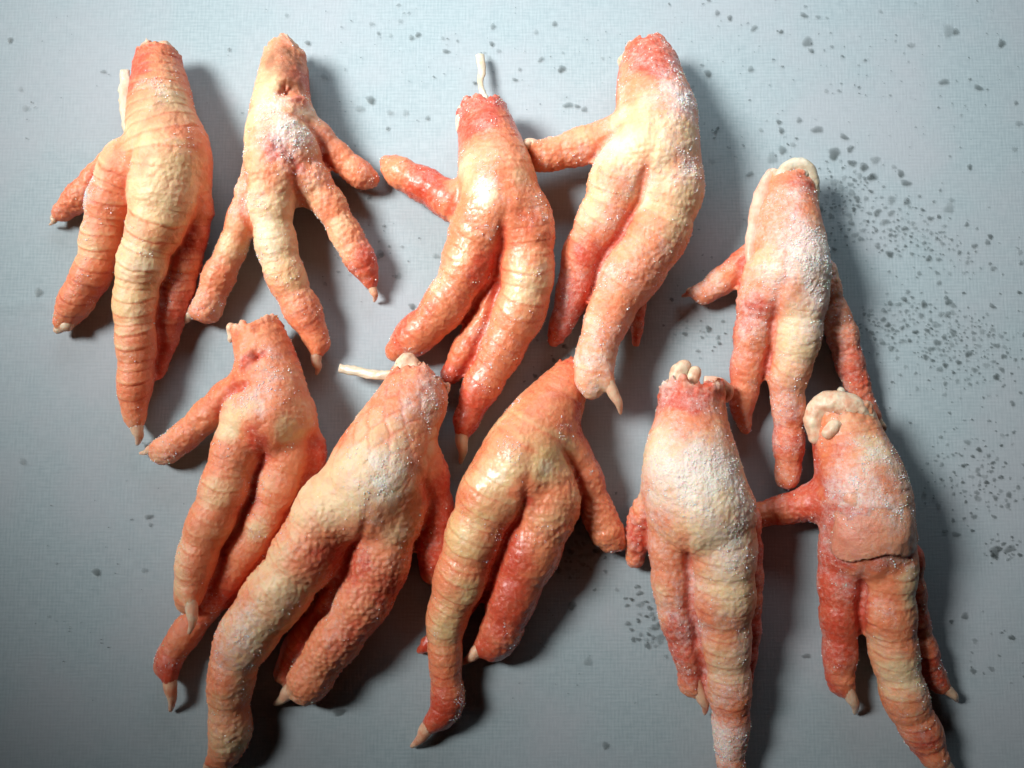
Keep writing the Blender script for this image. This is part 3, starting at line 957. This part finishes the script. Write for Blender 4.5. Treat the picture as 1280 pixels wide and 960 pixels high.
chicken_foot(
    'whitest heavily frosted chicken foot with white bone knobs at its shank and toes pressed together',
    [shank((866, 482, 42, 46, .5), (864, 527, 46, 50, .25), (864, 586, 62, 62, -.1), (875, 635, 66, 64, -.15), cols=1, pitch=18, frost=.05),
     toe((843, 640, 34, 60, -.1), (839, 680, 29, 54, .0), (842, 732, 27, 46, .15), (850, 775, 25, 38, .35), (862, 819, 22, 30, .45), (863, 854, 17, 22, .45), k=8, scute=.4, pap=1.0, frost=.15),
     toe((897, 640, 48, 66, -.1), (902, 680, 44, 66, -.05), (903, 732, 42, 60, .0), (904, 786, 35, 50, .0), (909, 840, 30, 40, .1), (914, 895, 25, 30, .2), (914, 948, 20, 22, .2), (917, 972, 14, 17, .2), k=7, scute=.8, pap=.9, frost=.2),
     toe((925, 650, 26, 40, .4), (934, 710, 20, 28, .6), (934, 780, 19, 22, .6), (930, 850, 12, 14, .6), k=10),
     toe((825, 625, 26, 42, .2), (802, 652, 20, 28, .4), (796, 680, 17, 20, .35), (794, 698, 13, 15, .25), k=12, scute=.1, pap=1.3)],
    [([(868, 850, 30), (877, 872, 26), (883, 897, 10)], 8.5, 1)],
    bones=[('bone_end', [(846, 476, 10, 58), (849, 464, 11, 58), (856, 458, 8, 58)]), ('bone_end', [(866, 478, 9, 60), (868, 466, 8, 60)])],
    folds=[[(880, 476, 62, 5), (898, 480, 58, 8), (908, 488, 48, 9), (904, 500, 44, 7)]],
    frost=.46, yellow=.2, seed=9, patches=[('red', 905, 720, 30, -.4), ('red', 870, 620, 30, -.4), ('ice', 910, 930, 30, .4), ('ice', 840, 590, 36, .7), ('ice', 890, 590, 40, .55), ('red', 850, 500, 36, .5), ('red', 850, 790, 30, .45), ('red', 835, 640, 24, .25), ('ice', 900, 660, 40, .25)], red=.03)

chicken_foot(
    'chicken foot with a ragged skin flap over red toes and a knobbly cartilage rim',
    [shank((1053, 516, 38, 44, .3), (1063, 560, 46, 50, .25), (1077, 603, 55, 58, .1), (1083, 649, 58, 60, .2), (1083, 680, 50, 58, .3), cols=1, pitch=13, scute=.5, pap=.3),
     toe((1060, 675, 34, 52, .45), (1050, 715, 28, 44, .7), (1050, 756, 27, 38, .75), (1050, 802, 23, 30, .7), (1049, 843, 20, 22, .6), (1053, 858, 14, 17, .5), k=8, scute=.5, pap=.8),
     toe((1108, 675, 38, 58, .2), (1111, 715, 35, 58, .15), (1110, 766, 34, 52, .1), (1119, 822, 30, 44, .1), (1132, 873, 29, 36, .2), (1152, 914, 25, 28, .3), (1167, 944, 19, 22, .3), k=7, scute=.8, pap=.8),
     toe((1125, 700, 28, 38, .5), (1143, 785, 21, 26, .55), (1157, 827, 21, 22, .6), (1174, 856, 13, 15, .5), k=10),
     toe((1045, 620, 28, 46, .4), (1014, 628, 24, 34, .55), (982, 636, 20, 24, .5), (952, 643, 17, 18, .4), k=12, scute=.1, pap=.8)],
    [([(1056, 852, 28), (1064, 872, 24), (1071, 896, 6)], 9), ([(1166, 945, 30), (1180, 955, 26), (1196, 974, 6)], 10), ([(1172, 853, 20), (1185, 863, 16), (1200, 880, 5)], 8)],
    bones=[('cartilage_rim', [(1019, 545, 9, 52), (1017, 524, 13, 52), (1026, 508, 15, 56), (1044, 504, 16, 62), (1063, 509, 16, 66), (1079, 522, 15, 64), (1088, 540, 9, 58)]),
           ('bone_end', [(1034, 541, 8, 74), (1040, 534, 9, 74), (1047, 532, 6, 74)]), ('gristle', [(1051, 503, 7, 66), (1051, 488, 5, 60)])],
    frost=.34, wet=.15, yellow=.12, seed=10, patches=[('red', 1115, 840, 26, -.4), ('red', 1125, 720, 20, -.4), ('red', 1160, 930, 20, .3), ('ice', 1070, 610, 48, .5), ('ice', 1095, 660, 30, .4), ('red', 1025, 620, 30, .4), ('red', 1050, 760, 50, .4), ('red', 1095, 750, 18, .3), ('ice', 1085, 560, 26, .2), ('red', 1050, 680, 26, .3)], red=.05, flap=[(1015, 668, 40), (1035, 690, 50), (1055, 696, 60), (1080, 690, 60), (1105, 688, 60), (1130, 686, 50), (1150, 684, 40)])

# ------------------------------------------------------------------ melt water spots on the cloth
def spot_outline(r, seed):
    g = np.random.default_rng(seed)
    n = 20
    a = np.linspace(0, 2 * np.pi, n, endpoint=False)
    rr = r * (1 + 0.16 * np.sin(a * 2 + g.uniform(0, 6)) + 0.12 * np.sin(a * 3 + g.uniform(0, 6)) + 0.07 * np.sin(a * 5 + g.uniform(0, 6)) + 0.02 * g.normal(size=n))
    st = g.uniform(0.65, 1.0)
    th = g.uniform(-0.6, 0.6)
    x, y = rr * np.cos(a), rr * np.sin(a) * st
    return x * math.cos(th) - y * math.sin(th), x * math.sin(th) + y * math.cos(th)


def spot_geo(r, seed, z0=1.15):
    x, y = spot_outline(r, seed)
    V, Fm, film = [], [], []
    for f, hgt, fl in ((1.0, 0.0, 0.0), (0.72, 0.35, 0.85), (0.4, 0.5, 1.0)):
        for i in range(len(x)):
            V.append((x[i] * f, y[i] * f, z0 + hgt)); film.append(fl)
    V.append((0, 0, z0 + 0.55)); film.append(1.0)
    dens = 0.35 + 0.65 * np.random.default_rng(seed + 5).uniform()
    film = [f_ * dens for f_ in film]
    n = len(x)
    for k in range(2):
        for i in range(n):
            j = (i + 1) % n
            Fm.append((k * n + i, k * n + j, (k + 1) * n + j, (k + 1) * n + i))
    for i in range(n):
        Fm.append((2 * n + i, 2 * n + (i + 1) % n, 3 * n))
    return np.array(V), Fm, film


def film_mesh(name, V, Fm, film):
    me = bpy.data.meshes.new(name)
    me.from_pydata([tuple(p) for p in V], [], Fm)
    me.polygons.foreach_set('use_smooth', np.ones(len(me.polygons), dtype=bool))
    A = me.attributes.new('film', 'FLOAT', 'POINT')
    A.data.foreach_set('value', np.array(film, dtype=np.float32))
    me.materials.append(DAMP)
    return me


big_spots = []
for x0, y0, sc, lst in (
    (880, 0, 2.4, [(40, 38, 10), (77, 53, 10), (150, 84, 12), (300, 45, 12), (310, 125, 20), (322, 152, 9), (530, 34, 8), (622, 135, 12),
                   (735, 92, 22), (756, 94, 12), (893, 130, 14), (720, 245, 16), (823, 262, 13), (140, 207, 12), (12, 220, 13), (945, 370, 13), (932, 447, 10),
                   (948, 757, 9), (936, 308, 8), (797, 500, 10), (340, 388, 18), (420, 410, 13), (285, 360, 11), (232, 391, 11), (171, 390, 9),
                   (267, 434, 10), (205, 474, 20), (235, 450, 15), (390, 460, 22), (138, 522, 12), (605, 548, 15), (500, 530, 12), (590, 520, 13),
                   (570, 500, 9), (742, 600, 10), (735, 625, 18), (608, 604, 13), (733, 905, 12), (730, 942, 11), (865, 918, 10), (705, 848, 9), (600, 897, 10)]),
    (380, 0, 3.368, [(285, 100, 14), (405, 88, 12), (365, 150, 11), (452, 158, 14), (480, 145, 14), (397, 20, 9), (597, 215, 15), (795, 112, 15),
                     (790, 184, 13), (820, 214, 12), (780, 244, 14), (977, 135, 13), (1055, 100, 14), (1085, 290, 20), (997, 250, 15), (888, 335, 12),
                     (908, 292, 10), (280, 420, 22), (235, 457, 22), (362, 475, 16), (428, 475, 16), (520, 497, 12), (352, 540, 10), (1112, 442, 21),
                     (1150, 447, 13), (1180, 460, 16), (15, 180, 14), (85, 322, 17)]),
    (0, 0, 2.4, [(77, 325, 12), (62, 268, 9), (115, 877, 15), (30, 120, 10), (310, 215, 9)]),
    (0, 540, 2.285, [(425, 242, 11), (430, 265, 7), (275, 400, 13), (413, 395, 10), (65, 85, 12)]),
    (0, 0, 1.0, [(735, 827, 6), (757, 932, 5), (715, 757, 6), (1008, 820, 5), (424, 890, 7), (475, 318, 7), (515, 383, 5), (545, 320, 5),
                 (552, 246, 6), (498, 345, 5), (1206, 770, 5), (1243, 690, 8), (1262, 686, 7), (1195, 668, 5)])):
    for (a, b, r) in lst:
        big_spots.append((x0 + a / sc, y0 + b / sc, r / sc))
FEET = [((190, 250), 'strongly ringed pale foot'), ((352, 220), 'slender spread-toed foot'), ((610, 270), 'foot with the upright tendon'),
        ((800, 200), 'plump pink-shanked foot'), ((985, 350), 'foot with the white gristle loop'), ((310, 600), 'blotchy foot with crossed toes'),
        ((430, 650), 'largest granular foot'), ((640, 640), 'glossy orange foot'), ((880, 660), 'whitest frosted foot'), ((1090, 680), 'foot with the loose skin flap')]
protos = {}
for i, (u, v_, r) in enumerate(big_spots):
    k = i % 9
    if k not in protos:
        protos[k] = film_mesh('water_spot', *(lambda g: (g[0] * S, g[1], g[2]))(spot_geo(1.0 / S * S * 1.0, 100 + k, 0.0)))
    o = bpy.data.objects.new('water_spot', protos[k])
    col.objects.link(o)
    p = at(u, v_, 1.15)
    o.location = Vector(p * S)
    o.scale = (r * 1.12, r * 1.12, 0.8)
    o.rotation_euler = (0, 0, float(rng.uniform(-0.5, 0.5)))
    near = min(FEET, key=lambda f: (f[0][0] - u) ** 2 + (f[0][1] - v_) ** 2)[1]
    size = 'larger' if r > 6 else ('small' if r > 4.4 else 'tiny')
    o['label'] = '%s dark damp spot on the cloth near the %s' % (size, near)
    o['category'] = 'water spot'
    o['group'] = '%s damp spots near the %s' % (size, near)


def speckles(name, label, blobs):
    """hundreds of tiny droplets too small to count, in clumps: (u, v, spread along, spread across, angle, count, rmin, rmax)"""
    V, Fm, film, off = [], [], [], 0
    placed = []
    for (u, v_, sa, sb, ang, n, r0, r1) in blobs:
        tries = 0
        made = 0
        while made < n and tries < n * 12:
            tries += 1
            a, b = rng.normal(0, sa), rng.normal(0, sb)
            t = math.radians(ang)
            uu, vv = u + a * math.cos(t) - b * math.sin(t), v_ + a * math.sin(t) + b * math.cos(t)
            r = r0 + (r1 - r0) * rng.uniform() ** 2.2
            if any((uu - q[0]) ** 2 + (vv - q[1]) ** 2 < (0.85 * (r + q[2])) ** 2 for q in placed):
                continue
            placed.append((uu, vv, r))
            made += 1
            g = spot_geo(r, int(rng.integers(1e6)), 1.15)
            p = at(uu, vv, 0)
            V.append(g[0] + np.array([p[0], p[1], 0]))
            Fm += [tuple(k + off for k in f) for f in g[1]]
            film += g[2]
            off += len(g[0])
    me = film_mesh(name, np.concatenate(V) * S, Fm, film)
    o = bpy.data.objects.new(name, me)
    col.objects.link(o)
    o['kind'] = 'stuff'
    o['label'] = label
    o['category'] = 'water droplets'


speckles('water_speckle', 'dense speckle of tiny dark droplets scattered over the cloth', [
    (1060, 245, 22, 22, 40, 70, 2.0, 7.5), (1125, 290, 48, 12, 12, 95, 2.0, 6.0), (1110, 270, 60, 25, 20, 40, 1.2, 3.5),
    (1110, 405, 22, 12, 0, 60, 2.0, 6), (1200, 425, 40, 22, 15, 140, 1.8, 5.6), (1180, 445, 50, 30, 0, 40, 1.2, 3.5),
    (1225, 600, 30, 22, 30, 60, 1.5, 5), (1180, 610, 25, 25, 0, 25, 1.5, 4), (1250, 688, 14, 8, 0, 26, 1.5, 4.5), (1240, 815, 26, 22, 0, 18, 1.5, 5),
    (895, 420, 22, 16, 30, 26, 2, 6), (860, 330, 30, 30, 0, 18, 1.5, 5), (722, 690, 16, 22, -30, 34, 2.5, 7), (745, 650, 16, 25, 0, 14, 2, 6),
    (808, 772, 16, 20, 30, 24, 3, 9), (820, 800, 12, 5, 0, 12, 3, 8), (705, 460, 25, 25, 0, 18, 1.5, 5), (510, 290, 40, 38, 0, 26, 1.2, 4.5), (430, 330, 30, 40, 0, 14, 1.2, 4),
    (900, 160, 25, 30, 0, 12, 2, 5), (640, 60, 160, 45, 0, 60, .8, 2.2), (1080, 110, 130, 70, 0, 110, .8, 2.4), (120, 690, 50, 60, 0, 22, .8, 2.0),
    (1150, 300, 60, 30, 15, 70, 1.5, 4), (1200, 440, 50, 35, 10, 80, 1.2, 4), (1225, 590, 36, 40, 30, 60, 1.5, 5), (700, 90, 260, 60, 0, 80, 1.2, 3.2), (1100, 60, 130, 50, 0, 50, 1.5, 4),
    (60, 120, 50, 60, 0, 14, .8, 2.2), (720, 860, 80, 40, 0, 18, .8, 2.2), (90, 800, 25, 20, 0, 9, 1, 2.5)])
